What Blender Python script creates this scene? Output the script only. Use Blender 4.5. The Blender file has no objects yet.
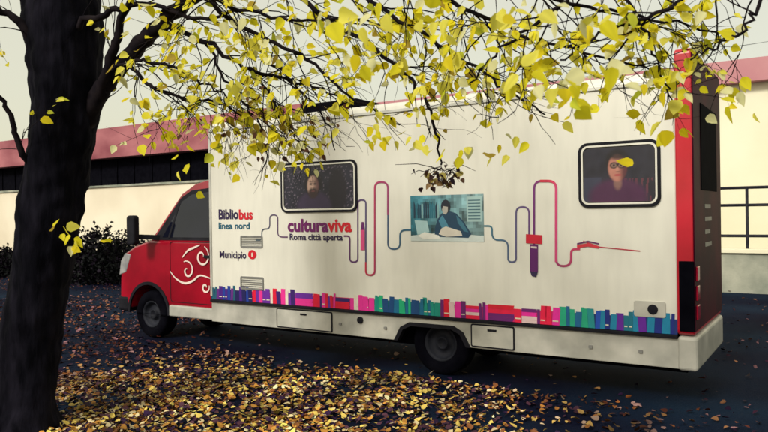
import bpy, math, random
import numpy as np
from mathutils import Vector, Matrix, noise
random.seed(7); rng=np.random.default_rng(7)
scene=bpy.context.scene
TH=0.014; FP=700.0; CH=1.77
WX,WY=0.546,0.838
FX,FY=-2.34,9.41
YAW=math.atan2(-0.546,0.838)

# ---------- helpers ----------
def lev(x,y):
    u=x-384; v=y-216
    return u-TH*v, v+TH*u
def B(x,y,c=0.0):
    u,v=lev(x,y)
    t=(c+FX*WX+FY*WY)/((u/FP)*WX+WY)
    X=t*u/FP; Z=t
    return ((X-FX)*WY-(Z-FY)*WX, CH-(v+2)/FP*t)
def Wp(x,y,Z):
    u,v=lev(x,y)
    return Vector((u/FP*Z, Z, CH-(v+2)/FP*Z))

def link(o,parent=None):
    scene.collection.objects.link(o)
    if parent is not None: o.parent=parent
    return o
def empty(name,loc,rotz,label,cat,group=None):
    e=bpy.data.objects.new(name,None); e.location=loc; e.rotation_euler=(0,0,rotz)
    e.empty_display_size=0.3
    e["label"]=label; e["category"]=cat
    if group: e["group"]=group
    return link(e)
def mesh_obj(name,verts,faces,mat=None,parent=None,smooth=False,fcols=None,vcols=None,bevel=0,label=None):
    me=bpy.data.meshes.new(name)
    me.from_pydata([tuple(v) for v in verts],[],[tuple(f) for f in faces]); me.update()
    if fcols is not None:
        ca=me.color_attributes.new("Col",'FLOAT_COLOR','CORNER')
        arr=[]
        for p,c in zip(me.polygons,fcols):
            for _ in range(p.loop_total): arr.extend((c[0],c[1],c[2],1.0))
        ca.data.foreach_set("color",arr)
    if vcols is not None:
        ca=me.color_attributes.new("Col",'FLOAT_COLOR','POINT')
        a=np.ones((len(verts),4)); a[:,:3]=np.array(vcols)
        ca.data.foreach_set("color",a.ravel())
    if mat: me.materials.append(mat)
    if smooth: me.polygons.foreach_set("use_smooth",[True]*len(me.polygons))
    o=bpy.data.objects.new(name,me); link(o,parent)
    if bevel:
        m=o.modifiers.new("b",'BEVEL'); m.width=bevel; m.segments=3; m.limit_method='ANGLE'; m.angle_limit=math.radians(40)
    if label: o["label"]=label
    return o
class G:
    def __init__(s): s.v=[];s.f=[];s.c=[]
    def add(s,vs,fs,col=(1,1,1)):
        n=len(s.v); s.v+=list(vs); s.f+=[tuple(i+n for i in f) for f in fs]; s.c+=[col]*len(fs); return s
    def box(s,x0,x1,y0,y1,z0,z1,col=(1,1,1)):
        return s.add([(x0,y0,z0),(x1,y0,z0),(x1,y1,z0),(x0,y1,z0),(x0,y0,z1),(x1,y0,z1),(x1,y1,z1),(x0,y1,z1)],
          [(0,3,2,1),(4,5,6,7),(0,1,5,4),(1,2,6,5),(2,3,7,6),(3,0,4,7)],col)
    def prism(s,poly,y0,y1,col=(1,1,1),caps=True):
        n=len(poly)
        vs=[(p[0],y0,p[1]) for p in poly]+[(p[0],y1,p[1]) for p in poly]
        fs=[(i,(i+1)%n,n+(i+1)%n,n+i) for i in range(n)]
        if caps: fs+=[tuple(range(n)),tuple(range(2*n-1,n-1,-1))]
        return s.add(vs,fs,col)
    def flat(s,poly,y,col=(1,1,1)):
        return s.add([(p[0],y,p[1]) for p in poly],[tuple(range(len(poly)))],col)
    def ring(s,po,pi,y0,y1,col=(1,1,1)):
        n=len(po)
        vs=[(p[0],y0,p[1]) for p in po]+[(p[0],y0,p[1]) for p in pi]+[(p[0],y1,p[1]) for p in po]+[(p[0],y1,p[1]) for p in pi]
        fs=[]
        for i in range(n):
            j=(i+1)%n
            fs+=[(i,j,n+j,n+i),(2*n+i,2*n+j,j,i),(n+i,n+j,3*n+j,3*n+i)]
        return s.add(vs,fs,col)
    def obj(s,name,mat,parent=None,**k):
        import_cols=k.pop('cols',False)
        o=mesh_obj(name,s.v,s.f,mat,parent,fcols=s.c if import_cols else None,**k)
        import bmesh
        bm=bmesh.new(); bm.from_mesh(o.data); bmesh.ops.recalc_face_normals(bm,faces=bm.faces)
        bm.to_mesh(o.data); bm.free()
        return o
def rr(x0,z0,x1,z1,r,n=6):
    pts=[]
    for cx,cz,a0 in ((x1-r,z1-r,0),(x0+r,z1-r,90),(x0+r,z0+r,180),(x1-r,z0+r,270)):
        for i in range(n+1):
            a=math.radians(a0+90*i/n); pts.append((cx+r*math.cos(a),cz+r*math.sin(a)))
    return pts
def ell(cx,cz,rx,rz,n=24):
    return [(cx+rx*math.cos(2*math.pi*i/n),cz+rz*math.sin(2*math.pi*i/n)) for i in range(n)]
def PB(pts,c=0): return [B(x,y,c) for x,y in pts]

# ---------- materials ----------
def newmat(name):
    m=bpy.data.materials.new(name); m.use_nodes=True
    nt=m.node_tree; return m,nt,nt.nodes["Principled BSDF"]
def noisy(name,c1,c2,scale=4,rough=0.6,bump=0.0,bscale=None,metal=0,detail=6,stretch=(1,1,1),coat=0,lo=0.35,hi=0.65,spec=0.5):
    m,nt,p=newmat(name)
    tc=nt.nodes.new("ShaderNodeTexCoord"); mp=nt.nodes.new("ShaderNodeMapping"); mp.inputs['Scale'].default_value=stretch
    nt.links.new(tc.outputs['Object'],mp.inputs[0])
    n=nt.nodes.new("ShaderNodeTexNoise"); n.inputs['Scale'].default_value=scale; n.inputs['Detail'].default_value=detail
    nt.links.new(mp.outputs[0],n.inputs[0])
    r=nt.nodes.new("ShaderNodeValToRGB"); r.color_ramp.elements[0].color=(*c1,1); r.color_ramp.elements[1].color=(*c2,1)
    r.color_ramp.elements[0].position=lo; r.color_ramp.elements[1].position=hi
    nt.links.new(n.outputs[0],r.inputs[0]); nt.links.new(r.outputs[0],p.inputs['Base Color'])
    p.inputs['Roughness'].default_value=rough; p.inputs['Metallic'].default_value=metal
    p.inputs['Coat Weight'].default_value=coat; p.inputs['Coat Roughness'].default_value=0.08
    p.inputs['Specular IOR Level'].default_value=spec
    if bump:
        n2=nt.nodes.new("ShaderNodeTexNoise"); n2.inputs['Scale'].default_value=bscale or scale*4; n2.inputs['Detail'].default_value=8
        nt.links.new(mp.outputs[0],n2.inputs[0])
        b=nt.nodes.new("ShaderNodeBump"); b.inputs['Strength'].default_value=bump; b.inputs['Distance'].default_value=0.02
        nt.links.new(n2.outputs[0],b.inputs['Height']); nt.links.new(b.outputs[0],p.inputs['Normal'])
    return m
def colmat(name,rough=0.4,trans=0.0,dirt=0.15,coat=0.0,spec=.5):
    m,nt,p=newmat(name)
    a=nt.nodes.new("ShaderNodeAttribute"); a.attribute_name="Col"
    tc=nt.nodes.new("ShaderNodeTexCoord"); n=nt.nodes.new("ShaderNodeTexNoise"); n.inputs['Scale'].default_value=9; n.inputs['Detail'].default_value=6
    nt.links.new(tc.outputs['Object'],n.inputs[0])
    mr=nt.nodes.new("ShaderNodeMapRange"); mr.inputs[1].default_value=0.3; mr.inputs[2].default_value=0.7; mr.inputs[3].default_value=1-dirt*2; mr.inputs[4].default_value=1.0
    nt.links.new(n.outputs[0],mr.inputs[0])
    mx=nt.nodes.new("ShaderNodeVectorMath"); mx.operation='SCALE'
    nt.links.new(a.outputs['Color'],mx.inputs[0]); nt.links.new(mr.outputs[0],mx.inputs['Scale'])
    nt.links.new(mx.outputs[0],p.inputs['Base Color']); p.inputs['Roughness'].default_value=rough
    p.inputs['Coat Weight'].default_value=coat; p.inputs['Specular IOR Level'].default_value=spec
    if trans:
        t=nt.nodes.new("ShaderNodeBsdfTranslucent"); nt.links.new(mx.outputs[0],t.inputs[0])
        s=nt.nodes.new("ShaderNodeMixShader"); s.inputs[0].default_value=trans
        nt.links.new(p.outputs[0],s.inputs[1]); nt.links.new(t.outputs[0],s.inputs[2])
        nt.links.new(s.outputs[0],nt.nodes["Material Output"].inputs[0])
    return m
M_white=noisy("white_panel",(0.63,0.62,0.555),(0.76,0.75,0.68),0.6,0.33,0.02,2.5,coat=0.2,detail=3)
nt=M_white.node_tree; p=nt.nodes["Principled BSDF"]
tc=nt.nodes.new("ShaderNodeTexCoord"); mp=nt.nodes.new("ShaderNodeMapping"); mp.inputs['Scale'].default_value=(6,6,1.2); nt.links.new(tc.outputs['Object'],mp.inputs[0])
nn=nt.nodes.new("ShaderNodeTexNoise"); nn.inputs['Scale'].default_value=1.5; nn.inputs['Detail'].default_value=10; nt.links.new(mp.outputs[0],nn.inputs[0])
mr=nt.nodes.new("ShaderNodeMapRange"); mr.inputs[1].default_value=.3; mr.inputs[2].default_value=.6; mr.inputs[3].default_value=.92; mr.inputs[4].default_value=1; nt.links.new(nn.outputs[0],mr.inputs[0])
sc=nt.nodes.new("ShaderNodeVectorMath"); sc.operation='SCALE'
src=p.inputs['Base Color'].links[0].from_socket; nt.links.new(src,sc.inputs[0]); nt.links.new(mr.outputs[0],sc.inputs['Scale']); nt.links.new(sc.outputs[0],p.inputs['Base Color'])
M_skirt=noisy("skirt_paint",(0.30,0.30,0.27),(0.52,0.51,0.46),2.5,0.45,0.02,6,coat=0.1)
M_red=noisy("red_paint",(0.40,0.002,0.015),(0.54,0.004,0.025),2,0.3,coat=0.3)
M_cred=noisy("cab_red_shaded",(0.20,0.001,0.010),(0.38,0.003,0.020),1.2,0.22,coat=0.6)  # deeper than the rear red: shade on the cab is put into the colour
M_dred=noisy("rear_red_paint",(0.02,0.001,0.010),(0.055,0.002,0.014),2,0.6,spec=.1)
M_black=noisy("black_rubber",(0.003,0.003,0.007),(0.009,0.009,0.015),6,0.7,0.1,40,spec=.2)
M_under=noisy("underbody",(0.001,0.001,0.003),(0.003,0.003,0.006),6,0.95,spec=.05)
M_glass=noisy("dark_glass",(0.003,0.004,0.010),(0.007,0.008,0.018),1.5,0.05)
M_alu=noisy("aluminium_trim",(0.45,0.45,0.42),(0.6,0.6,0.56),5,0.4,metal=0.4)
M_grey=noisy("grey_plastic",(0.14,0.14,0.14),(0.22,0.22,0.21),5,0.5)
M_rim=noisy("dark_rim",(0.004,0.005,0.010),(0.016,0.018,0.028),7,0.7,spec=.2)  # very dark blue-grey, mottled at random
M_col=colmat("printed_film",0.4,dirt=0.08,coat=0.1)
M_leaf=colmat("autumn_leaf",0.6,trans=0.5,dirt=0.03,spec=.2)
M_litter=colmat("fallen_leaf",0.7,dirt=0.1,spec=.15)
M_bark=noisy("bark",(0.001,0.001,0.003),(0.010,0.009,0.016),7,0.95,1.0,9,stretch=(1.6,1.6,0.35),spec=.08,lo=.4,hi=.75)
M_twig=noisy("twig_bark",(0.004,0.003,0.006),(0.014,0.010,0.012),9,0.9,spec=.1)
M_wall=noisy("cream_render",(0.68,0.60,0.46),(0.82,0.75,0.60),0.35,0.9,0.1,30)
M_wall2=noisy("pale_render",(0.72,0.68,0.50),(0.82,0.79,0.62),0.4,0.9,0.1,30)
M_fasc=noisy("dark_red_fascia",(0.20,0.04,0.06),(0.44,0.16,0.18),0.35,0.85,stretch=(1,1,2))
M_pink=noisy("pink_fascia",(0.42,0.16,0.20),(0.52,0.25,0.27),0.6,0.85)
M_conc=noisy("concrete",(0.20,0.22,0.18),(0.42,0.42,0.34),1.5,0.9,0.2,20)
M_rail=noisy("dark_rail",(0.006,0.007,0.014),(0.015,0.015,0.025),8,0.6,spec=.2)
M_lampred=noisy("red_lens",(0.22,0.0,0.02),(0.35,0.01,0.03),8,0.15)
M_lens=noisy("clear_lens",(0.2,0.2,0.22),(0.35,0.35,0.35),8,0.1)
M_asph,nt,p=newmat("asphalt")
tc=nt.nodes.new("ShaderNodeTexCoord")
n1=nt.nodes.new("ShaderNodeTexNoise"); n1.inputs['Scale'].default_value=0.5; n1.inputs['Detail'].default_value=8
n2=nt.nodes.new("ShaderNodeTexNoise"); n2.inputs['Scale'].default_value=60; n2.inputs['Detail'].default_value=3
nt.links.new(tc.outputs['Object'],n1.inputs[0]); nt.links.new(tc.outputs['Object'],n2.inputs[0])
r=nt.nodes.new("ShaderNodeValToRGB"); r.color_ramp.elements[0].color=(0.003,0.004,0.022,1); r.color_ramp.elements[1].color=(0.010,0.028,0.062,1)
r.color_ramp.elements[0].position=0.38; r.color_ramp.elements[1].position=0.68
nt.links.new(n1.outputs[0],r.inputs[0])
mx=nt.nodes.new("ShaderNodeMix"); mx.data_type='RGBA'; mx.blend_type='MULTIPLY'; mx.inputs[0].default_value=0.8
nt.links.new(r.outputs[0],mx.inputs[6]); nt.links.new(n2.outputs[0],mx.inputs[7]); nt.links.new(mx.outputs[2],p.inputs['Base Color'])
b=nt.nodes.new("ShaderNodeBump"); b.inputs['Strength'].default_value=0.5; b.inputs['Distance'].default_value=0.01
nt.links.new(n2.outputs[0],b.inputs['Height']); nt.links.new(b.outputs[0],p.inputs['Normal']); p.inputs['Roughness'].default_value=0.9
p.inputs['Specular IOR Level'].default_value=0.06

g=mesh_obj("ground",[(-400,-300,0),(400,-300,0),(400,500,0),(-400,500,0)],[(0,1,2,3)],M_asph); g["kind"]="structure"

# ---------- leaves ----------
LP=np.array([(0,0),(0.06,.30),(.36,.46),(.72,.27),(1.05,0),(.72,-.27),(.36,-.46),(.06,-.30)])
def leaves_mesh(name,pos,tang,nrm,size,col,mat,parent=None,fold=0.25):
    N=len(pos); pos=np.array(pos,float); tang=np.array(tang,float); nrm=np.array(nrm,float)
    tang/=np.linalg.norm(tang,axis=1)[:,None]+1e-9
    side=np.cross(nrm,tang); side/=np.linalg.norm(side,axis=1)[:,None]+1e-9
    nn=np.cross(tang,side); size=np.array(size)[:,None,None]
    curl=rng.uniform(-0.35,0.35,N)[:,None]
    w=LP[None,:,1]*rng.uniform(0.6,1.08,N)[:,None]; l=np.repeat(LP[None,:,0],N,0)
    h=np.abs(w)*fold*rng.uniform(0,2.2,N)[:,None]+curl*l**2
    V=pos[:,None,:]+size*(l[:,:,None]*tang[:,None,:]+w[:,:,None]*side[:,None,:]+h[:,:,None]*nn[:,None,:])
    V=V.reshape(-1,3)
    base=np.arange(N)[:,None]*8
    F=np.concatenate([base+np.array([0,4,3,2,1]),base+np.array([0,7,6,5,4])],1).reshape(-1)
    me=bpy.data.meshes.new(name)
    me.vertices.add(len(V)); me.vertices.foreach_set("co",V.ravel())
    me.loops.add(len(F)); me.loops.foreach_set("vertex_index",F)
    me.polygons.add(2*N); me.polygons.foreach_set("loop_start",np.arange(2*N)*5); me.polygons.foreach_set("loop_total",np.full(2*N,5))
    me.update(calc_edges=True); me.validate()
    ca=me.color_attributes.new("Col",'FLOAT_COLOR','POINT')
    c=np.ones((N,8,4)); c[:,:,:3]=np.array(col)[:,None,:]
    c[:,:,:3]*=rng.uniform(0.8,1.1,(N,8,1))
    ca.data.foreach_set("color",c.ravel())
    me.materials.append(mat)
    o=bpy.data.objects.new(name,me); link(o,parent); return o

PAL=[((0.82,0.62,0.14),.17),((0.82,0.68,0.38),.15),((0.58,0.28,0.05),.15),((0.26,0.10,0.03),.16),((0.08,0.03,0.05),.19),((0.03,0.010,0.05),.18)]
pc=np.array([c for c,_ in PAL]); pw=np.array([w for _,w in PAL]); pw/=pw.sum()
pos=[]
def inbus(x,y):
    a=(x-FX)*WY-(y-FY)*WX; b=(x-FX)*WX+(y-FY)*WY
    return -2.0<a<6.0 and -0.1<b<2.2
cand=rng.uniform([-12,4.6],[9,24],(130000,2))
for x,y in cand:
    nz=noise.noise(Vector((x*0.7,y*0.7,3)))
    dens=1.0 if y<9.5 else max(0.25,1-(y-9.5)/9)
    dens*=1/(1+math.exp((x-1.2-0.25*(y-6))*1.5))*0.92+0.07
    dens*=0.6+0.9*nz
    if inbus(x,y): dens*=0.12
    if random.random()<dens: pos.append((x,y,0.005+random.random()*0.03))
extra=rng.uniform([-4.2,4.7],[3.0,8.0],(25000,2))
for x,y in extra:
    nz=noise.noise(Vector((x*1.1,y*1.1,9)))
    if inbus(x,y): continue
    if random.random()<(0.6+1.1*nz)/(1+math.exp((x-.9)*1.8)): pos.append((x,y,0.01+random.random()*0.03))
N=len(pos); pos=np.array(pos)
col=pc[rng.choice(len(PAL),N,p=pw)]*rng.uniform(0.7,1.15,(N,1))
nz=np.array([noise.noise(Vector((p_[0]*1.3,p_[1]*1.3,20))) for p_ in pos])
col*=(1+1.1*nz.clip(-.6,.3))[:,None]
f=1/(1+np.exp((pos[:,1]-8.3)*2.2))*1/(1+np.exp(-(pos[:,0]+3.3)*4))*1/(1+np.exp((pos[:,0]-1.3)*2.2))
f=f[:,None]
col=col*(f+(1-f)*np.array([0.32,0.18,0.38]))  # vignette-like darkening toward the view edges, put into the leaf colours
ang=rng.uniform(0,2*math.pi,N)
tang=np.stack([np.cos(ang),np.sin(ang),rng.normal(0,0.25,N)],1); nrm=np.stack([rng.normal(0,.4,N),rng.normal(0,.4,N),np.ones(N)],1)
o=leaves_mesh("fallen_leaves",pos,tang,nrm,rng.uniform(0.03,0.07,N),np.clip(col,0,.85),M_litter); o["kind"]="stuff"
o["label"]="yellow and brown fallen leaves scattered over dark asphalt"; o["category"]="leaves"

# ---------- TREE ----------
tree=empty("tree",tuple(Wp(24,429,5.9))[:2]+(0,),0,"autumn tree with dark leaning trunk and sparse yellow leaves","tree")
TO=Vector(tree.location)
def tube(gv,pts,rad,sides=8,lump=0):
    k=len(pts)
    up=Vector((0.3,1,0.2)).normalized()
    vs=[]
    for i,pt in enumerate(pts):
        d=(pts[min(i+1,k-1)]-pts[max(i-1,0)]).normalized()
        a=d.cross(up)
        if a.length<1e-3: a=d.cross(Vector((1,0,0)))
        a.normalize(); b2=d.cross(a)
        for j in range(sides):
            t=2*math.pi*j/sides
            q=pt+(a*math.cos(t)+b2*math.sin(t))*rad[i]
            if lump: q+= (q-pt).normalized()*rad[i]*lump*(noise.noise(Vector((q.x*5,q.y*5,q.z*1.6)))+0.5*noise.noise(q*9)+.35*noise.noise(Vector((q.x*24,q.y*24,q.z*5))))
            vs.append(tuple(q-TO))
    fs=[]
    for i in range(k-1):
        for j in range(sides):
            j2=(j+1)%sides
            fs.append((i*sides+j,i*sides+j2,(i+1)*sides+j2,(i+1)*sides+j))
    fs.append(tuple((k-1)*sides+j for j in range(sides)))
    gv.add(vs,fs)
def resample(ctrl,n):
    P=[c[0] for c in ctrl]; R=[c[1] for c in ctrl]; out=[];ro=[]
    for i in range(len(P)-1):
        p0=P[max(i-1,0)];p1=P[i];p2=P[i+1];p3=P[min(i+2,len(P)-1)]
        for k in range(n):
            t=k/n
            out.append(0.5*((2*p1)+(p2-p0)*t+(2*p0-5*p1+4*p2-p3)*t*t+(3*p1-p0-3*p2+p3)*t**3)); ro.append(R[i]*(1-t)+R[i+1]*t)
    out.append(P[-1]); ro.append(R[-1]); return out,ro
gt=G()
tp=[((20,436,5.9),.40),((22,424,5.9),.33),((25,400,5.9),.255),((31,340,5.9),.235),((40,270,5.88),.24),((50,210,5.86),.255),((60,150,5.85),.265),((66,90,5.82),.27),((64,30,5.8),.30),((58,-20,5.8),.28),((50,-90,5.8),.22),((70,-220,5.9),.17),((60,-420,6.0),.08)]
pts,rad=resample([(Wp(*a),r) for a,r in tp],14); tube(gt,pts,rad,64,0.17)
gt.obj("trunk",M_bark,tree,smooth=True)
gb=G(); leaf=[]
def floor_h(p):
    if p.x<-2.3: return 2.0
    if -1.25<p.x<-.5 and p.y>4.9: return 2.06
    return 2.30
def addleaf(pt,d,s=None,force=False):
    if not force and pt.z<floor_h(pt)+random.gauss(.08,.12): return
    if not force and pt.x/pt.y>.46 and random.random()<.45: return
    t=(d*0.5+Vector((random.gauss(0,.5),random.gauss(0,.5),random.gauss(-.45,.4)))).normalized()
    leaf.append((pt,t,s or random.choice((random.uniform(0.035,0.065),random.uniform(0.06,0.095)))))
def grow(p,d,length,r,level,leafy):
    pts=[p]; step=0.07; n=max(3,int(length/step)); dd=d.normalized()
    for i in range(n):
        dd=(dd+Vector((random.gauss(0,.16),random.gauss(0,.13),random.gauss(-0.03 if level>1 else -.015,.14)))).normalized()
        if p.z<floor_h(p)+random.uniform(-.12,.1): break
        p=p+dd*step; pts.append(p)
        if level<3 and random.random()<(0.32 if level==1 else 0.25):
            ax=Vector((random.gauss(0,.5),random.gauss(0,.4),random.gauss(0,.6)))
            grow(p,(dd+ax*0.9),length*random.uniform(.3,.6),r*.6,level+1,leafy)
        if random.random()<leafy*(0.22 if level==1 else .38): addleaf(p,dd)
    if len(pts)<2: return
    rr_=[r*(1-0.75*i/len(pts)) for i in range(len(pts))]
    tube(gb,pts,rr_,4)
    if random.random()<leafy*1.6:
        for _ in range(random.randint(1,3)): addleaf(p,dd)
limbs=[
 ([(80,128,5.8),(97,98,5.75),(125,60,5.65),(160,25,5.5),(200,-8,5.3),(260,-45,5.0),(350,-75,4.6),(470,-85,4.3),(610,-75,4.0),(740,-50,3.7)],.085,.02,1.2,.5),
 ([(92,108,5.75),(112,60,5.6),(122,20,5.5),(150,-30,5.3)],.05,.02,3,.8),
 ([(160,25,5.5),(205,42,5.4),(250,70,5.3),(300,82,5.2),(345,98,5.0)],.022,.006,9,.35),
 ([(200,-8,5.3),(245,30,5.1),(300,55,5.0),(350,95,4.9),(400,125,4.8)],.02,.005,8,.4),
 ([(260,-45,5.0),(310,5,4.8),(370,45,4.7),(415,85,4.6),(435,125,4.6),(441,165,4.6)],.018,.006,8,.4),
 ([(300,-60,4.8),(370,0,4.6),(440,45,4.5),(500,85,4.4),(545,115,4.3)],.018,.005,9,.5),
 ([(350,-75,4.6),(430,-10,4.4),(500,25,4.3),(570,50,4.2),(650,70,4.1)],.018,.005,9,.5),
 ([(470,-85,4.3),(520,-20,4.1),(580,5,4.0),(650,20,4.0),(730,35,4.0)],.016,.005,9,.5),
 ([(610,-75,4.0),(585,-20,3.9),(540,20,3.8),(500,50,3.8),(470,85,3.9)],.015,.005,9,.55),
 ([(740,-50,3.7),(690,-5,3.7),(640,20,3.7),(600,35,3.8),(560,60,3.8)],.015,.005,9,.5),
 ([(740,-50,3.7),(760,-10,3.7),(745,25,3.7),(720,45,3.8),(690,60,3.8)],.013,.005,7,.3),
 ([(540,-80,4.2),(600,-30,4.0),(640,20,3.9),(655,60,3.9),(672,100,3.9)],.013,.004,7,.5),
 ([(125,60,5.65),(150,85,5.5),(185,100,5.5),(225,105,5.5),(262,130,5.5)],.018,.005,11,.5),
 ([(112,70,5.6),(140,60,5.5),(180,70,5.4),(215,90,5.3),(250,115,5.3)],.015,.005,11,.45),
 ([(205,42,5.4),(225,80,5.4),(250,110,5.4),(268,140,5.4),(262,172,5.4)],.012,.004,20,.2),
 ([(250,70,5.3),(270,95,5.3),(285,125,5.3),(310,155,5.3)],.012,.004,20,.2),
 ([(250,40,5.2),(290,80,5.2),(320,110,5.2),(335,150,5.2)],.010,.004,18,.22),
 ([(45,180,5.75),(22,150,5.6),(8,112,5.5),(-15,80,5.4)],.03,.014,2,.3),
 ([(45,60,5.7),(20,25,5.6),(-10,5,5.5)],.05,.02,2,.4),
 ([(70,30,5.6),(110,12,5.5),(150,5,5.4),(200,18,5.2),(250,10,5.1)],.03,.008,6,.6),
 ([(150,-30,5.3),(220,0,5.0),(290,20,4.8),(350,18,4.7),(400,30,4.6)],.016,.005,9,.55),
]
for ctrl,r0,r1,sp,lf in limbs:
    n=len(ctrl)
    pts,rad=resample([(Wp(*c),r0+(r1-r0)*i/(n-1)) for i,c in enumerate(ctrl)],7)
    for i in range(2,len(pts)-1): pts[i]=pts[i]+Vector((random.gauss(0,.010),random.gauss(0,.01),random.gauss(0,.010)))
    tube(gb,pts,rad,7)
    for i in range(3,len(pts)-1):
        Ls=(pts[i+1]-pts[i]).length; d=(pts[i+1]-pts[i]).normalized()
        k=sp*Ls
        while k>0:
            if random.random()<k:
                grow(pts[i],d+Vector((random.gauss(0,.6),random.gauss(0,.5),random.gauss(-.1,.5))),random.uniform(.25,.75),max(.003,min(.006,rad[i]*.5)),1,lf)
            k-=1
        if rad[i]<.015 and random.random()<.4*lf: addleaf(pts[i],d)
dead=[];dcol=[]
tip=Wp(440,177,4.6)
for _ in range(22):
    p0=tip+Vector((random.gauss(0,.04),random.gauss(0,.05),random.gauss(.05,.03)))
    p1=p0+Vector((random.gauss(0,.10),random.gauss(0,.06),random.gauss(-.04,.04)))
    tube(gb,[p0,(p0+p1)/2+Vector((0,0,.02)),p1],[.003,.0025,.0015],4)
for _ in range(52):
    q=tip+Vector((random.gauss(0,.07),random.gauss(0,.06),random.gauss(0,.042)))
    dead.append((q,Vector((random.gauss(0,.7),random.gauss(0,.5),-.7)),random.uniform(.03,.058))); dcol.append(random.choice([(.05,.025,.03),(.10,.05,.03),(.03,.018,.03),(.35,.22,.10),(.5,.42,.12)]))
for _ in range(60):
    q=Wp(random.gauss(285,32),random.gauss(128,16),5.3+random.gauss(0,.12))
    dead.append((q,Vector((random.gauss(0,.6),random.gauss(0,.5),-.7)),random.uniform(.035,.065))); dcol.append(random.choice([(.28,.15,.08),(.12,.05,.03),(.45,.33,.12)]))
gb.obj("branches",M_twig,tree,smooth=True)
for cx,cy,Z,nn,sx,sy in [(355,60,2.8,8,14,9),(345,18,2.7,8,16,8),(540,68,2.4,10,20,11),(610,72,2.4,6,16,9),(440,28,2.8,10,30,11),(500,12,2.8,8,30,9),(565,98,2.8,5,12,6),(670,132,3.0,2,5,3),(58,230,5.2,7,8,5),(76,245,5.2,6,5,7),(105,240,5.2,2,3,2),(590,18,2.7,9,22,8),(385,15,2.9,7,16,9),(635,162,3.6,1,2,3),(488,145,4.3,10,16,7),(415,140,4.5,9,16,8),(250,10,4.2,8,22,9),(165,75,5.2,10,20,16),(190,150,5.2,8,12,22),(445,155,4.6,5,9,5),(150,120,5.2,9,18,14),(640,100,3.4,6,14,9),(753,112,3.4,1,2,2),(225,85,4.0,4,8,6),(367,130,4.6,6,6,8)]:
    for _ in range(nn):
        q=Wp(random.gauss(cx,sx),random.gauss(cy,sy),Z+random.gauss(0,.15)); addleaf(q,Vector((0,0,-.3)),random.uniform(.055,.09),True)
nL=len(leaf)
LPAL=np.array([(0.93,0.84,0.03),(0.93,0.86,0.12),(0.90,0.74,0.02),(0.68,0.72,0.05),(0.93,0.91,0.48),(0.50,0.36,0.04)])
lc=LPAL[rng.choice(6,nL,p=[.38,.25,.14,.05,.15,.03])]*rng.uniform(.88,1.03,(nL,1))
lc=np.concatenate([lc,np.array(dcol)]); leaf+=dead
lp=np.array([tuple(l[0]-TO) for l in leaf]); lt=np.array([tuple(l[1]) for l in leaf]); ls=np.array([l[2] for l in leaf]); nL=len(leaf)
ln=np.stack([rng.normal(-.5,.5,nL),rng.normal(-.9,.5,nL),rng.normal(.7,.55,nL)],1)
leaves_mesh("crown",lp,lt,ln,ls,lc,M_leaf,tree)

# ---------- BUS ----------
bus=empty("library_van",(FX,FY,0),YAW,"white and red mobile library van with book graphics parked on leaves","van")
L=5.88; Wd=1.62; TOP=3.02; BOT=0.665
sec=rr(0,BOT,Wd,TOP,0.07,5)
vs=[(0.0,y,z) for y,z in sec]+[(L,y,z) for y,z in sec]; n=len(sec)
fs=[(i,(i+1)%n,n+(i+1)%n,n+i) for i in range(n)]+[tuple(range(n)),tuple(range(2*n-1,n-1,-1))]
gg=G().add(vs,fs); gg.obj("body",M_white,bus,bevel=0.012)
gg=G(); gg.box(0.0,L,-0.018,0.0,2.90,2.935); gg.obj("roof_trim",M_alu,bus,bevel=0.004)
gg=G(); gg.box(0.0,0.035,-0.012,0.0,0.70,2.89); gg.obj("corner_trim",M_alu,bus,bevel=0.004)
gg=G(); gg.box(0.0,L,-0.022,0.02,0.628,0.662); gg.obj("rub_rail",M_black,bus,bevel=0.006)
gg=G(); gg.prism([(1.2,3.03),(1.3,3.2),(2.15,3.2),(2.25,3.03)],0.4,1.2); gg.obj("roof_unit",M_under,bus,bevel=0.03)
gg=G(); gg.box(3.6,4.2,0.5,1.1,3.03,3.12); gg.obj("roof_hatch",M_skirt,bus,bevel=0.03)
wx=3.42
a0=B(398,345)[0]; a1=B(466,350)[0]
sk=[(0.0,0.36),(a0-0.02,0.36),(a0+0.06,0.50),(a0+0.16,0.545),(a1-0.16,0.545),(a1-0.06,0.50),(a1+0.02,0.36),(6.0,0.36),(6.0,0.626),(0.0,0.626)]
gg=G(); gg.prism(sk,0.01,0.05); gg.obj("skirt",M_skirt,bus,bevel=0.006)
gg=G(); gg.prism(sk,Wd-0.05,Wd-0.01); gg.obj("skirt",M_skirt,bus)
arch=[(a0-0.05,0.362),(a0+0.035,0.515),(a0+0.15,0.575),(a1-0.15,0.575),(a1-0.035,0.515),(a1+0.05,0.362)]
archi=[(a0-0.0,0.362),(a0+0.07,0.49),(a0+0.17,0.535),(a1-0.17,0.535),(a1-0.07,0.49),(a1+0.0,0.362)]
gg=G(); loop=arch+archi[::-1]
gg.prism(loop,-0.012,0.06); gg.obj("wheel_arch",M_black,bus)
gg=G(); gg.box(0.02,5.9,0.35,1.3,0.26,0.66); gg.obj("chassis",M_under,bus)
gg=G(); gg.box(0.02,2.85,0.07,0.34,0.40,0.64); gg.obj("locker",M_under,bus)
gg=G(); gg.box(4.0,5.9,0.07,0.34,0.40,0.64); gg.obj("locker",M_under,bus)
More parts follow.
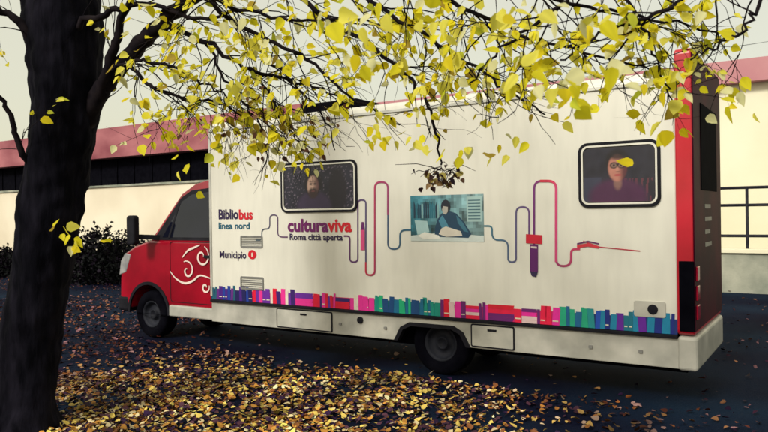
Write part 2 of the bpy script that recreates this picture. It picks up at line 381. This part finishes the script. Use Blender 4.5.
def skirt_panel(x0,y0,x1,y1):
    (s0,_),(s1,_)=B(x0,y1),B(x1,y0)
    h0=0.375; h1=0.615
    q=rr(s0,h0,s1,h1,0.02,3)
    h=G(); h.ring(q,rr(s0+.012,h0+.012,s1-.012,h1-.012,0.014,3),-0.004,0.012); d=h.obj("access_door",M_black,bus)
    h=G(); h.prism(rr(s0+.014,h0+.014,s1-.014,h1-.014,0.012,3),-0.003,0.011); h.obj("door_panel",M_skirt,d)
    h=G(); h.box((s0+s1)/2-.05,(s0+s1)/2+.05,-0.012,-0.002,0.55,0.572); h.obj("latch",M_black,d,bevel=.003)
skirt_panel(277,308,332,335); skirt_panel(471,322,514,352)
c=B(360,319); gg=G(); gg.prism(ell(c[0],0.55,.04,.04),-.008,.012); gg.obj("filler_cap",M_black,bus,bevel=.003)
for xx in (340,385,590,640):
    c=B(xx,320); gg=G(); gg.prism(rr(c[0]-.018,0.47,c[0]+.018,0.50,.006,3),-.004,.012); gg.obj("latch",M_grey,bus)
def booksband():
    g2=G(); x=0.02
    secs=[(0.0,0.70,[(0.06,0.01,0.22),(0.01,0.04,0.3),(0.12,0.02,0.22),(.01,.01,.10),(.01,.10,.16)],(.01,.01,.08)),
          (0.70,2.30,[(0.70,0.005,0.04),(0.78,0.03,0.30),(0.76,0.70,0.60),(0.04,0.01,0.15),(0.70,0.005,0.04),(.14,.02,.34)],(.6,.01,.12)),
          (2.30,2.60,[(.78,.03,.32),(.76,.70,.60),(.7,.005,.05)],(.4,.02,.15)),
          (2.60,3.45,[(0.005,0.28,0.22),(0.005,0.14,0.28),(0.01,0.42,0.20),(0.005,0.06,.20)],(.005,.13,.16)),
          (3.45,4.75,[(0.78,0.005,0.06),(0.78,0.02,0.34),(0.68,0.005,0.03),(0.74,.55,.56),(.14,.01,.16)],(.6,.01,.14)),
          (4.75,5.1,[(.01,.38,.22),(.01,.28,.30),(.005,.12,.3)],(.01,.2,.2)),
          (5.1,5.88,[(0.005,0.22,0.40),(0.005,0.02,0.22),(0.01,0.08,0.50),(0.12,0.01,.32),(.005,.16,.24)],(.005,.03,.18))]
    for a,b2,cs,bg_ in secs:
        g2.flat([(a+.003,.666),(b2,.666),(b2,.80),(a+.003,.80)],-.003,bg_)
    while x<L-0.05:
        for a,b2,cs,bg_ in secs:
            if a<=x<b2:
                w=min(random.uniform(0.028,0.075),L-0.01-x); h=random.uniform(.135,.195)
                if random.random()<.16 and a in(.70,3.45):
                    w=min(random.uniform(.16,.3),L-.01-x)
                    z=0.666
                    while z<0.666+.125:
                        t=random.uniform(.03,.045); g2.flat([(x,z),(x+w*random.uniform(.9,.99),z),(x+w*.98,z+t),(x,z+t)],-0.0045,random.choice(cs)); z+=t+.001
                else:
                    lean=random.choice((0,0,0,0,.012,-.012)); cc=random.choice(cs)
                    g2.flat([(x,.666),(x+w-.001,.666),(x+w-.001+lean,.666+h),(x+lean,.666+h)],-0.0045-(0.0015 if lean else 0),cc)
                    if random.random()<.22:
                        g2.flat([(x+.006,.70),(x+w-.010,.70),(x+w-.010,.712),(x+.006,.712)],-0.008,(.7,.65,.5))
                x+=w; break
        else: x+=.05
    return g2
booksband().obj("book_graphic",M_col,bus,cols=True)

def tmesh(s,bold):
    cu=bpy.data.curves.new("t",'FONT'); cu.body=s; cu.size=1; cu.offset=bold; cu.resolution_u=3
    to=bpy.data.objects.new("t",cu); scene.collection.objects.link(to)
    bpy.context.view_layer.update()
    me=bpy.data.meshes.new_from_object(to.evaluated_get(bpy.context.evaluated_depsgraph_get()))
    co=np.array([v.co[:] for v in me.vertices]); fs=[tuple(p.vertices) for p in me.polygons]
    scene.collection.objects.unlink(to); bpy.data.objects.remove(to)
    return co,fs
def text(s,x0,y0,x1,y1,col,bold=0.0,name="lettering",parent=bus,yoff=-0.005):
    co,fs=tmesh(s,bold); mn=co.min(0); mxx=co.max(0)
    (s0,h0)=B(x0,y1); (s1,_)=B(x1,y1); h1=B(x0,y0)[1]
    sx=(s1-s0)/(mxx[0]-mn[0]); sz=(h1-h0)/(mxx[1]-mn[1])
    vs=[(s0+(v[0]-mn[0])*sx,yoff,h0+(v[1]-mn[1])*sz) for v in co]
    return mesh_obj(name,vs,fs,M_col,parent,fcols=[col]*len(fs))
NAVY=(0.02,0.008,0.06); RED=(0.60,0.005,0.02); TEAL=(0.005,0.10,0.17); PUR=(0.15,0.005,0.12)
text("Biblio",219,209.5,238.7,219.5,NAVY,.035); text("bus",239.2,209.5,253,219.8,RED,.035)
text("linea nord",219,222.5,250,229.3,TEAL,.022)
text("Municipio",220,250.5,246.5,260,NAVY,.02)
c=B(252.5,254.5); gg=G(); gg.flat(ell(c[0],c[1],.072,.060),-.005,RED); gg.obj("emblem",M_col,bus,cols=True)
gg=G(); gg.flat([(c[0]-.010,c[1]-.026),(c[0]+.010,c[1]-.026),(c[0]+.010,c[1]+.028),(c[0]-.010,c[1]+.020)],-.008,(.75,.72,.62)); gg.obj("emblem_mark",M_col,bus,cols=True)
co,fs=tmesh("culturaviva",.035); mn=co.min(0); mxx=co.max(0)
(s0,h0)=B(288,232); (s1,_)=B(352,232); h1=B(288,219)[1]
co2,_=tmesh("cultura",.035); lim=co2.max(0)[0]+.012
vs=[(s0+(v[0]-mn[0])*(s1-s0)/(mxx[0]-mn[0]),-.005,h0+(v[1]-mn[1])*(h1-h0)/(mxx[1]-mn[1])) for v in co]
mesh_obj("lettering",vs,fs,M_col,bus,fcols=[PUR if sum(co[i][0] for i in f)/len(f)<lim else RED for f in fs])
text("Roma città aperta",290,233.5,343,241.8,NAVY,.028)
def rounded(pts,r=4,n=5):
    out=[pts[0]]
    for i in range(1,len(pts)-1):
        p0,p1,p2=map(np.array,(pts[i-1],pts[i],pts[i+1])); p0=p0.astype(float);p1=p1.astype(float);p2=p2.astype(float)
        d0=p0-p1;d2=p2-p1; l0=np.linalg.norm(d0);l2=np.linalg.norm(d2); rr0=min(r,l0*.49,l2*.49)
        a=p1+d0/l0*rr0; b2=p1+d2/l2*rr0
        for k in range(n+1):
            t=k/n; out.append(tuple((1-t)**2*a+2*t*(1-t)*p1+t*t*b2))
    out.append(pts[-1]); return out
def ribbon(pts,w,cA,cB,name="line_graphic",r=5,yoff=-.004):
    q=[Vector((*B(x,y),0)) for x,y in rounded(pts,r)]
    vs=[];cs=[]
    for i,p_ in enumerate(q):
        d=(q[min(i+1,len(q)-1)]-q[max(i-1,0)]).normalized(); nrm=Vector((-d.y,d.x,0))*w/2; t=i/(len(q)-1)
        c_=[cA[k]*(1-t)+cB[k]*t for k in range(3)]
        for sgn in(1,-1):
            v=p_+nrm*sgn; vs.append((v.x,yoff,v.y)); cs.append(c_)
    fs=[(2*i,2*i+1,2*i+3,2*i+2) for i in range(len(q)-1)]
    return mesh_obj(name,vs,fs,M_col,bus,vcols=cs)
ribbon([(256,240),(262,240),(262,229),(270,229),(270,215),(278,215),(278,237),(288,237)],.016,(.03,.08,.12),(.10,.03,.12))
ribbon([(344,236),(350,236),(350,262),(358,262),(358,200),(366,200),(366,275),(375,275),(375,182),(388,182),(388,249),(400,249),(400,230),(412,230)],.020,(.12,.02,.12),(.03,.12,.2),r=7)
ribbon([(366,262),(366,275),(375,275),(375,182),(388,182),(388,215)],.022,(.5,.02,.06),(.3,.04,.15),r=7,yoff=-.0065)
ribbon([(484,226),(492,226),(492,240),(508,240),(508,262),(516,262),(516,207),(529,207),(529,236)],.018,(.03,.16,.22),(.12,.05,.18),r=7)
ribbon([(534,262),(534,181),(556,181),(556,266),(571,266),(571,249),(580,249)],.022,(.14,.02,.16),(.55,.04,.12),r=8)
ribbon([(540,181),(556,181),(556,262)],.025,(.55,.02,.05),(.6,.06,.2),r=8,yoff=-.0065)
ribbon([(600,247),(640,251)],.010,(.45,.02,.05),(.45,.02,.05)); ribbon([(583,241),(600,247)],.010,(.5,.02,.05),(.4,.02,.1))
def decal(name,items):
    e=None
    for k,(pp,yo,cc) in enumerate(items):
        g2=G(); g2.flat(PB(pp),yo,cc); ob=g2.obj(name if k==0 else name+"_part",M_col,bus if k==0 else e,cols=True)
        if k==0: e=ob
decal("pen_graphic",[([(530,271),(530,244),(538,244.5),(538,272)],-.008,(.10,.005,.12)),([(526,243),(526,234),(542,235),(542,244)],-.009,(.55,.005,.03)),([(532,276),(530,271),(538,272),(536,277)],-.010,(.02,.01,.06)),([(531,248),(531,246),(537,246.5),(537,248.5)],-.010,(.6,.5,.5))])
decal("brush_graphic",[([(361,250),(361,230),(365,230),(365,250)],-.008,(.6,.06,.2)),([(361,230),(362,222),(364,222),(365,230)],-.008,(.12,.01,.12))])
decal("open_book_graphic",[([(577,248),(577,245),(588,243),(599,246),(599,248.5),(588,246.5)],-.008,(.6,.03,.05)),([(577,243),(588,240.5),(599,243),(599,244.5),(588,242),(577,244.5)],-.008,(.12,.02,.12))])
def rectpx(x0,y0,x1,y1):
    s0,h0=B(x0,y1); s1,_=B(x1,y1); return s0,h0,s1,B(x0,y0)[1]
s0,h0,s1,h1=rectpx(411,196,484,241)
def R(a,b2): return (s0+(s1-s0)*a,h0+(h1-h0)*b2)
gg=G(); N_=28
for i in range(N_):
    for j in range(14):
        t=i/N_; k=j/14; nz=.8+.9*noise.noise(Vector((i*.42,j*.42,2)))
        base=np.array((.03,.20,.27))*(1-t)+np.array((.26,.42,.44))*t
        gg.flat([R(i/N_,j/14),R((i+1)/N_,j/14),R((i+1)/N_,(j+1)/14),R(i/N_,(j+1)/14)],-.004,tuple(np.clip(base*nz*(.65+.6*k),.005,.8)))
for i in range(14):
    a=.02+i*.028; gg.flat([R(a,.5),R(a+.022,.5),R(a+.022,.75+random.random()*.15),R(a,.75+random.random()*.15)],-.0055,random.choice([(.01,.05,.09),(.02,.14,.20),(.20,.36,.38),(.01,.03,.06)]))
gg.flat([R(.0,.0),R(1,.0),R(1,.12),R(.5,.2),R(0,.12)],-.006,(.55,.62,.60))
gg.flat([R(.34,.1),R(.35,.30),R(.38,.46),R(.44,.60),R(.53,.66),R(.64,.60),R(.74,.42),R(.84,.16),R(.8,.08)],-.007,(.012,.05,.10))
gg.flat([R(.40,.44),R(.45,.56),R(.50,.44),R(.56,.24),R(.48,.16)],-.0078,(.06,.22,.32))
gg.flat([R(.64,.56),R(.72,.42),R(.80,.2),R(.74,.22),R(.66,.40)],-.0078,(.04,.15,.22))
gg.flat([R(.50+.065*math.cos(t*.5236),.75+.15*math.sin(t*.5236)) for t in range(12)],-.0085,(.01,.015,.03))
gg.flat([R(.465,.76),R(.45,.68),R(.465,.60),R(.50,.575),R(.53,.64),R(.53,.74)],-.010,(.42,.40,.36))
gg.flat([R(.40,.16),R(.44,.28),R(.50,.32),R(.56,.29),R(.70,.22),R(.72,.12),R(.5,.1)],-.0085,(.62,.58,.50))
gg.flat([R(.10,.12),R(.20,.20),R(.40,.13),R(.42,.06),R(.2,.04)],-.0087,(.75,.76,.70))
gg.flat([R(.10,.14),R(.06,.46),R(.24,.44),R(.27,.2)],-.0085,(.34,.52,.54))
gg.flat([R(.78,.42),R(.78,.95),R(.98,.95),R(.98,.42)],-.006,(.34,.50,.50))
for i in range(7): gg.flat([R(.80,.47+i*.065),R(.96,.47+i*.065),R(.96,.49+i*.065),R(.80,.49+i*.065)],-.0075,(.04,.12,.16))
gg.obj("printed_picture",M_col,bus,cols=True)
def window(x0,y0,x1,y1,which):
    s0,h0,s1,h1=rectpx(x0,y0,x1,y1)
    r=.09
    g2=G(); g2.ring(rr(s0,h0,s1,h1,r),rr(s0+.026,h0+.026,s1-.026,h1-.026,r-.022),-.022,.0); w=g2.obj("window",M_black,bus,bevel=.004)
    g2=G(); g2.ring(rr(s0+.027,h0+.027,s1-.027,h1-.027,r-.023),rr(s0+.044,h0+.044,s1-.044,h1-.044,r-.034),-.018,-.001); g2.obj("window_frame",M_white,w)
    g2=G(); g2.flat(rr(s0+.04,h0+.04,s1-.04,h1-.04,r-.031),-.004); g2.obj("pane",M_glass,w)
    asp=(h1-h0)/(s1-s0)
    # printed portraits rasterised as one small-celled sheet so tones blend softly
    NX=96; NY=int(NX*asp); rnd=random.Random(which+5)
    def sm(x,a,b): t=max(0,min(1,(x-a)/(b-a))); return t*t*(3-2*t)
    def mix(c,d,t): return tuple(c[k]*(1-t)+d[k]*t for k in range(3))
    def el(a,b,ca,cb,ra,rb,soft=.18):
        d=math.hypot((a-ca)/(ra*asp),(b-cb)/rb); return 1-sm(d,1-soft,1+soft)
    def shade(a,b):
        nz=noise.noise(Vector((a*9,b*6,which*7)))
        c=(.012+.008*nz,.012+.008*nz,.026+.012*nz)
        if which==0:
            sp=noise.noise(Vector((a*42,b*26,3)))
            if sp>.34: c=mix(c,(.16,.13,.18),.8)
            c=mix(c,(.010,.008,.016),el(a,b,.78,.38,.24,.55))
            c=mix(c,(.035,.022,.06),el(a,b,.44,.06,.46,.34))
            c=mix(c,(.006,.004,.010),el(a,b,.43,.60,.25,.31))
            cx,cy=.43,.53
            skin=mix((.52,.34,.27),(.13,.06,.06),sm(a,cx-.02,cx+.07))
            c=mix(c,skin,el(a,b,cx,cy,.16,.24,.14))
            c=mix(c,(.035,.018,.02),el(a,b,cx,.36,.13,.13,.3)); 
            for e_ in(-.030,.028):
                c=mix(c,(.02,.012,.015),.9*el(a,b,cx+e_,.575,.040,.028,.5)); c=mix(c,(.04,.02,.02),.8*el(a,b,cx+e_,.635,.055,.014,.5))
            c=mix(c,(.60,.40,.32),.5*el(a,b,cx-.006,.52,.022,.07,.6)); c=mix(c,(.22,.07,.07),.8*el(a,b,cx,.405,.05,.016,.5)); c=mix(c,(.015,.01,.012),.8*el(a,b,cx,.435,.07,.014,.5))
        else:
            if noise.noise(Vector((a*26,b*3,8)))>.12 and a>.58 and b<.42: c=mix(c,(.14,.03,.05),.7)
            if a<.26 and b<.45: c=mix(c,(.035,.04,.08),.7)
            c=mix(c,(.06,.012,.055),el(a,b,.49,.08,.50,.34)); c=mix(c,(.20,.10,.09),el(a,b,.49,.34,.07,.12,.4))
            c=mix(c,(.006,.004,.009),el(a,b,.49,.72,.215,.22))
            cx,cy=.49,.62
            skin=mix((.42,.17,.13),(.09,.022,.03),sm(a,cx-.01,cx+.10))
            c=mix(c,skin,el(a,b,cx,cy,.165,.25,.12)); c=mix(c,(.006,.004,.009),.9*el(a,b,cx,.86,.17,.09,.4))
            for e_ in(-.053,.050):
                c=mix(c,(.008,.004,.008),el(a,b,cx+e_,.665,.072,.058,.2)); c=mix(c,(.30,.17,.14),.75*el(a,b,cx+e_,.665,.050,.038,.3)); c=mix(c,(.01,.006,.008),el(a,b,cx+e_,.665,.020,.022,.5))
            c=mix(c,(.008,.004,.008),el(a,b,cx,.675,.03,.010,.4))
            c=mix(c,(.50,.24,.18),.6*el(a,b,cx-.004,.585,.026,.05,.6)); c=mix(c,(.10,.03,.03),.7*el(a,b,cx,.548,.035,.012,.5)); c=mix(c,(.34,.03,.05),.85*el(a,b,cx,.485,.062,.020,.4))
        return tuple(max(.001,v) for v in c)
    vs=[];cs=[];fs=[]
    X0,X1,Z0,Z1=s0+.052,s1-.052,h0+.052,h1-.052
    for j in range(NY+1):
        for i in range(NX+1):
            a=i/NX;b=j/NY; vs.append((X0+(X1-X0)*a,-.006,Z0+(Z1-Z0)*b)); cs.append(shade(a,b))
    for j in range(NY):
        for i in range(NX):
            k=j*(NX+1)+i; fs.append((k,k+1,k+NX+2,k+NX+1))
    mesh_obj("portrait_print",vs,fs,M_col,w,vcols=cs)
window(282,164,358,213,0); window(579,144,661,208,1)
def vent(x0,y0,x1,y1):
    s0,h0,s1,h1=rectpx(x0,y0,x1,y1)
    g2=G(); g2.ring(rr(s0,h0,s1,h1,.02,3),rr(s0+.015,h0+.015,s1-.015,h1-.015,.01,3),-.012,0); v=g2.obj("vent",M_grey,bus)
    for i in range(6):
        g3=G(); z=h0+.02+(h1-h0-.04)*i/5; g3.box(s0+.014,s1-.014,-.010,-.002,z-.006,z+.004); g3.obj("louvre",M_grey,v)
vent(241,235.5,263,247.5); vent(241,276,264,289)
s0,h0,s1,h1=rectpx(634,300,666,316)
gg=G(); gg.prism(rr(s0,h0,s1,h1,.02,4),-.012,0); sc=gg.obj("service_socket",M_skirt,bus,bevel=.004)
gg=G(); gg.prism(ell((s0*.4+s1*.6),(h0+h1)/2,.045,.045),-.022,-.0115); gg.obj("socket_cap",M_black,sc,bevel=.004)
gg=G(); sec=rr(-0.02,0.665,Wd+.02,3.19,.05,5); n=len(sec)
vs=[(L+.001,y,z) for y,z in sec]+[(L+.14,y,z) for y,z in sec]
gg.add(vs,[(i,(i+1)%n,n+(i+1)%n,n+i) for i in range(n)]+[tuple(range(n)),tuple(range(2*n-1,n-1,-1))])
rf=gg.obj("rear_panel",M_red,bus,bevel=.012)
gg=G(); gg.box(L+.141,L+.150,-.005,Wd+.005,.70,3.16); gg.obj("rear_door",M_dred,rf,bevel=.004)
gg=G(); gg.box(L+.151,L+.158,.35,1.3,1.95,2.75); gg.obj("rear_window",M_under,rf,bevel=.003)
for i,(z,w_) in enumerate([(1.78,.34),(1.66,.40),(1.54,.30),(1.42,.38)]):
    gg=G(); gg.box(L+.151,L+.154,.55,.55+w_,z,z+.04); gg.obj("rear_notice",M_grey,rf)
gg=G(); gg.box(L+.02,L+.143,-.028,-.005,.70,1.32); gg.obj("tail_lamp_housing",M_under,rf,bevel=.008)
for z in(.8,.97,1.14):
    gg=G(); gg.box(L+.151,L+.168,.02,.14,z,z+.13); gg.obj("tail_lamp",M_lampred,rf,bevel=.01)
gg=G(); gg.box(L-.0,L+.165,-.015,Wd-.05,.35,.655); gg.obj("bumper",M_skirt,bus,bevel=.03)
def wheel(x,y):
    e=bpy.data.objects.new("wheel",None); e.location=(x,y,.345); link(e,bus); e.empty_display_size=.2
    def lathe(prof,n=36):
        vs=[];fs=[];k=len(prof)
        for i in range(n):
            a=2*math.pi*i/n
            for (r,yy) in prof: vs.append((r*math.cos(a),yy,r*math.sin(a)))
        for i in range(n):
            for j in range(k-1):
                fs.append((i*k+j,((i+1)%n)*k+j,((i+1)%n)*k+j+1,i*k+j+1))
        return vs,fs
    v,f=lathe([(.19,0.03),(.205,-.005),(.25,-.015),(.31,-.01),(.338,.01),(.345,.04),(.345,.18),(.33,.21),(.2,.22)])
    mesh_obj("tyre",v,f,M_under,e,smooth=True)
    v,f=lathe([(.001,.05),(.05,.04),(.055,.03),(.07,.04),(.08,.075),(.15,.07),(.165,.03),(.19,.0),(.2,.01),(.2,.2)])
    mesh_obj("rim",v,f,M_rim,e,smooth=True)
    return e
wheel(wx,.13); wheel(-1.41,.14)
for x,y in((wx,Wd-.12),(-1.41,Wd-.16)):
    e=wheel(x,y); e.rotation_euler=(0,0,math.pi)
def arcpts(cx,cz,r,a0,a1,n=12): return [(cx+r*math.cos(math.radians(a0+(a1-a0)*i/n)),cz+r*math.sin(math.radians(a0+(a1-a0)*i/n))) for i in range(n+1)]
CW=Wd-.1
low=[(-2.03,.42),(-2.07,.60),(-2.06,.85),(-2.02,1.08),(-1.93,1.24),(-1.72,1.34),(-1.38,1.43),(0,1.43),(0,.42)]+arcpts(-1.41,.36,.43,8,172)
gg=G(); gg.prism(low,.10,CW); cab=gg.obj("cab",M_cred,bus,bevel=.03)
up=[(-1.38,1.42),(-.80,2.10),(-.55,2.23),(-.2,2.30),(0.0,2.30),(0.0,1.42)]
def ins(z): return .11+(z-1.42)*.16
vs=[(x,ins(z),z) for x,z in up]+[(x,Wd-ins(z),z) for x,z in up]; n=len(up)
gg=G().add(vs,[(i,(i+1)%n,n+(i+1)%n,n+i) for i in range(n)]+[tuple(range(n)),tuple(range(2*n-1,n-1,-1))])
gg.obj("cab_roof",M_cred,cab,bevel=.02)
def cabflat(name,poly,off,mat,th=.01):
    n=len(poly); a=[(x,ins(z)-off,z) for x,z in poly]; b2=[(x,y+th,z) for x,y,z in a]
    h=G().add(a+b2,[tuple(range(n)),tuple(range(2*n-1,n-1,-1))]+[(i,(i+1)%n,n+(i+1)%n,n+i) for i in range(n)])
    return h.obj(name,mat,cab)
cabflat("window_surround",[(-1.30,1.44),(-.80,2.04),(-.60,2.14),(-.06,2.18),(-.06,1.44)],.006,M_black)
cabflat("side_window",[(-1.10,1.48),(-.76,1.99),(-.58,2.08),(-.10,2.12),(-.10,1.48)],.012,M_glass)
cabflat("pillar",[(-.98,1.47),(-.94,1.47),(-.80,1.95),(-.84,1.93)],.016,M_black)
gg=G().add([(-1.372,.2,1.468),(-1.372,Wd-.2,1.468),(-.852,Wd-.3,2.07),(-.852,.3,2.07)],[(0,1,2,3)]); gg.obj("windscreen",M_glass,cab)
gg=G()
door=rr(-.93,.56,-.06,1.42,.05,4)
gg.ring(door,rr(-.922,.568,-.068,1.412,.045,4),.096,.102); cd=gg.obj("cab_door",M_black,cab)
gg=G(); gg.box(-.22,-.10,.075,.1,1.20,1.24); gg.obj("handle",M_black,cd,bevel=.006)
gg=G(); gg.box(-.93,-.02,.06,.16,.36,.52); gg.obj("step",M_skirt,cab,bevel=.02)
gg=G(); gg.ring(arcpts(-1.41,.36,.47,0,180,16),arcpts(-1.41,.36,.425,0,180,16),.085,.11)
gg.obj("wheel_arch",M_black,cab)
gg=G(); gg.prism(arcpts(-1.41,.36,.42,0,180,16),.34,CW-.2); gg.obj("wheel_well",M_under,cab)
gg=G(); gg.box(-2.13,-1.86,.09,CW+.01,.36,.60); gg.obj("front_bumper",M_black,cab,bevel=.05)
for y in(.105,CW-.3):
    gg=G(); gg.prism([(-2.085,.9),(-2.04,1.12),(-1.94,1.235),(-1.80,1.22),(-1.92,.95)],y-.012,y+.30); gg.obj("headlight",M_lens,cab,bevel=.015)
gg=G(); gg.prism(rr(-1.46,1.38,-1.29,1.80,.05,4),-.24,-.13); mi=gg.obj("wing_mirror",M_black,cab,bevel=.03)
gg=G(); gg.add([(-1.36,-.16,1.46),(-1.36,-.16,1.53),(-1.18,.13,1.44),(-1.18,.13,1.51),(-1.33,-.16,1.46),(-1.33,-.16,1.53),(-1.15,.13,1.44),(-1.15,.13,1.51)],[(0,2,3,1),(4,5,7,6),(0,4,6,2),(1,3,7,5),(0,1,5,4),(2,6,7,3)]); gg.obj("mirror_arm",M_black,mi)
def crib(pts,w,yoff=.085):
    q=[Vector((x,z,0)) for x,z in pts]; vs=[]
    for i,p_ in enumerate(q):
        d=(q[min(i+1,len(q)-1)]-q[max(i-1,0)]).normalized(); nn=Vector((-d.y,d.x,0))*w/2*(.4+.6*math.sin(math.pi*i/(len(q)-1)))
        for s in(1,-1): v=p_+nn*s; vs.append((v.x,yoff,v.y))
    return vs,[(2*i,2*i+1,2*i+3,2*i+2) for i in range(len(q)-1)]
def spiral(cx,cz,r0,r1,a0,a1,n=24): return [(cx+(r0+(r1-r0)*i/n)*math.cos(math.radians(a0+(a1-a0)*i/n)),cz+(r0+(r1-r0)*i/n)*math.sin(math.radians(a0+(a1-a0)*i/n))) for i in range(n+1)]
def smooth(pts):
    a,_=resample([(Vector((x,z,0)),1) for x,z in pts],6); return [(v.x,v.y) for v in a]
for pts_ in (spiral(-.26,1.22,.03,.15,0,430),spiral(-.56,1.02,.02,.14,90,480),smooth([(-.92,1.0),(-.8,.9),(-.62,.84),(-.45,.88),(-.3,.96),(-.07,.92)]),smooth([(-.66,1.2),(-.54,1.3),(-.42,1.34),(-.3,1.38)]),spiral(-.2,.8,.02,.08,0,380)):
    v,f=crib(pts_,.030); mesh_obj("swirl_graphic",v,f,M_col,cab,fcols=[(.80,.68,.64)]*len(f))

# ---------- BUILDINGS ----------
bc=18.95; bl=(bc*WX,bc*WY,0)
b1=empty("low_building",bl,YAW,"long low cream building with dark window strip and red fascia","building")
def box_obj(name,x0,x1,y0,y1,z0,z1,mat,parent,bevel=0,**k):
    g2=G(); g2.box(x0,x1,y0,y1,z0,z1); return g2.obj(name,mat,parent,bevel=bevel,**k)
box_obj("wall",-50,-15.5,0,9,0,3.15,M_wall,b1)
box_obj("upper_wall",-50,-15.5,.25,9,3.15,4.33,M_under,b1)
box_obj("fascia",-50,-15.5,-.35,9.2,4.33,5.60,M_fasc,b1)
box_obj("sill",-50,-15.5,-.08,.2,3.10,3.18,M_conc,b1)
for i in range(12):
    x=-48+i*2.3
    w=box_obj("window",x,x+2.15,.2,.245,3.2,4.3,M_under,b1)
    box_obj("mullion",x+1.02,x+1.08,.15,.198,3.2,4.3,M_under,w)
b2=empty("building_wing",bl,YAW,"plain pale rendered building with pink roof edge behind a low wall","building")
box_obj("wall",-15.3,14,0,9,0,4.8,M_wall2,b2)
box_obj("roof_edge",-15.3,14.3,-.3,9.3,4.802,5.34,M_pink,b2)
box_obj("downpipe",-1.2,-1.1,-.12,-.02,0,4.79,M_conc,b2)
lw=empty("low_wall",bl,YAW,"low concrete retaining wall beside the building","wall")
box_obj("wall",-9,14,-2.5,-2.2,0,.84,M_conc,lw)
box_obj("coping",-9,14,-2.56,-2.14,.842,.93,M_wall2,lw,bevel=.01)
box_obj("terrace",-9,14,-2.19,-.01,0,.7,M_conc,lw)
rl=empty("railing",bl,YAW,"dark tubular metal railing on top of a low wall","railing")
def cyl(name,p0,p1,r,mat,parent):
    global TO
    sv=TO; TO=Vector((0,0,0)); g2=G(); tube(g2,[Vector(p0),Vector(p1)],[r,r],8); TO=sv
    return g2.obj(name,mat,parent,smooth=True)
for z in (2.22,1.85,1.2):
    cyl("rail",(-9,-2.35,z),(14,-2.35,z),.032,M_rail,rl)
for i in range(26):
    x=-9.3+i*.85; cyl("post",(x,-2.35,.9),(x,-2.35,2.22),.032,M_rail,rl)
def shadow_shrub(x,y,w,h,seed,label):  # near-black leaf mass added in place of deep shadow along the wall
    e=empty("shadow_shrub",(x,y,0),0,label,"shadow_shrub","dark leaf masses standing in for deep shadow")
    r2=np.random.default_rng(seed); n=3500
    th=r2.uniform(0,2*math.pi,n); ph=np.arccos(r2.uniform(0,1,n)); rad_=r2.uniform(.5,1.05,n)*(1+.25*np.sin(3*th+seed)*np.cos(4*ph))
    P=np.stack([np.cos(th)*np.sin(ph)*rad_*w,np.sin(th)*np.sin(ph)*rad_*w*.8,np.cos(ph)*rad_*h+.03],1)
    C=np.array([(.002,.003,.004),(.004,.006,.006),(.006,.002,.010),(.001,.001,.003)])[r2.choice(4,n)]
    leaves_mesh("shadow_foliage",P,r2.normal(0,1,(n,3)),r2.normal(0,1,(n,3)),r2.uniform(.06,.11,n),C,M_litter,e)
    g2=G(); 
    for k in range(6):
        a=k*1.05; g2.add([(.03,0,0),(-.03,0,0),(math.cos(a)*w*.6,math.sin(a)*w*.5,h*.8)],[(0,1,2)])
    g2.obj("shadow_stem",M_twig,e)
for i,(px,Z,w,h) in enumerate([(104,19,.9,1.4),(78,20,1.1,1.3),(128,21,1.0,1.1),(55,22,1.2,.9),(10,22,1.3,.8),(-15,22,1.2,.9)]):
    u,_=lev(px,250); shadow_shrub(u/FP*Z,Z,w,h,i+3,"dark leaf mass standing in for deep shadow below the cream wall")

# ---------- light ----------
w=bpy.data.worlds.new("World"); scene.world=w; w.use_nodes=True; nt=w.node_tree
bg=nt.nodes["Background"]; sky=nt.nodes.new("ShaderNodeTexSky"); sky.sky_type='NISHITA'; sky.sun_disc=False
SE=math.radians(36); sd=Vector((-0.62,-0.78,0)).normalized()
sky.sun_elevation=SE; sky.sun_rotation=math.atan2(sd.x,sd.y); sky.dust_density=4; sky.air_density=1
nt.links.new(sky.outputs[0],bg.inputs[0]); bg.inputs[1].default_value=0.05
bg2=nt.nodes.new("ShaderNodeBackground"); bg2.inputs[0].default_value=(1.0,0.94,0.66,1); bg2.inputs[1].default_value=0.66
ad=nt.nodes.new("ShaderNodeAddShader"); nt.links.new(bg.outputs[0],ad.inputs[0]); nt.links.new(bg2.outputs[0],ad.inputs[1])
nt.links.new(ad.outputs[0],nt.nodes["World Output"].inputs[0])
sl=bpy.data.lights.new("sun",'SUN'); sl.energy=2.6; sl.angle=math.radians(11); sl.color=(1,.96,.86)
so=bpy.data.objects.new("sun",sl); link(so)
dirv=-(sd*math.cos(SE)+Vector((0,0,math.sin(SE)))); so.rotation_euler=dirv.to_track_quat('-Z','Y').to_euler()

# ---------- camera ----------
cam=bpy.data.cameras.new("camera"); cam.sensor_width=36; cam.lens=36*FP/768; cam.clip_end=3000
cam.dof.use_dof=True; cam.dof.focus_distance=7.3; cam.dof.aperture_fstop=4.0
co=bpy.data.objects.new("camera",cam); link(co)
right=Vector((math.cos(TH),0,-math.sin(TH))); fwd=Vector((0,1,-2/FP)).normalized()
upv=right.cross(fwd).normalized(); right=fwd.cross(upv).normalized()
m=Matrix((( right.x,upv.x,-fwd.x,0),(right.y,upv.y,-fwd.y,0),(right.z,upv.z,-fwd.z,CH),(0,0,0,1)))
co.matrix_world=m
scene.camera=co
scene.view_settings.view_transform='Standard'; scene.view_settings.look='None'; scene.view_settings.exposure=0
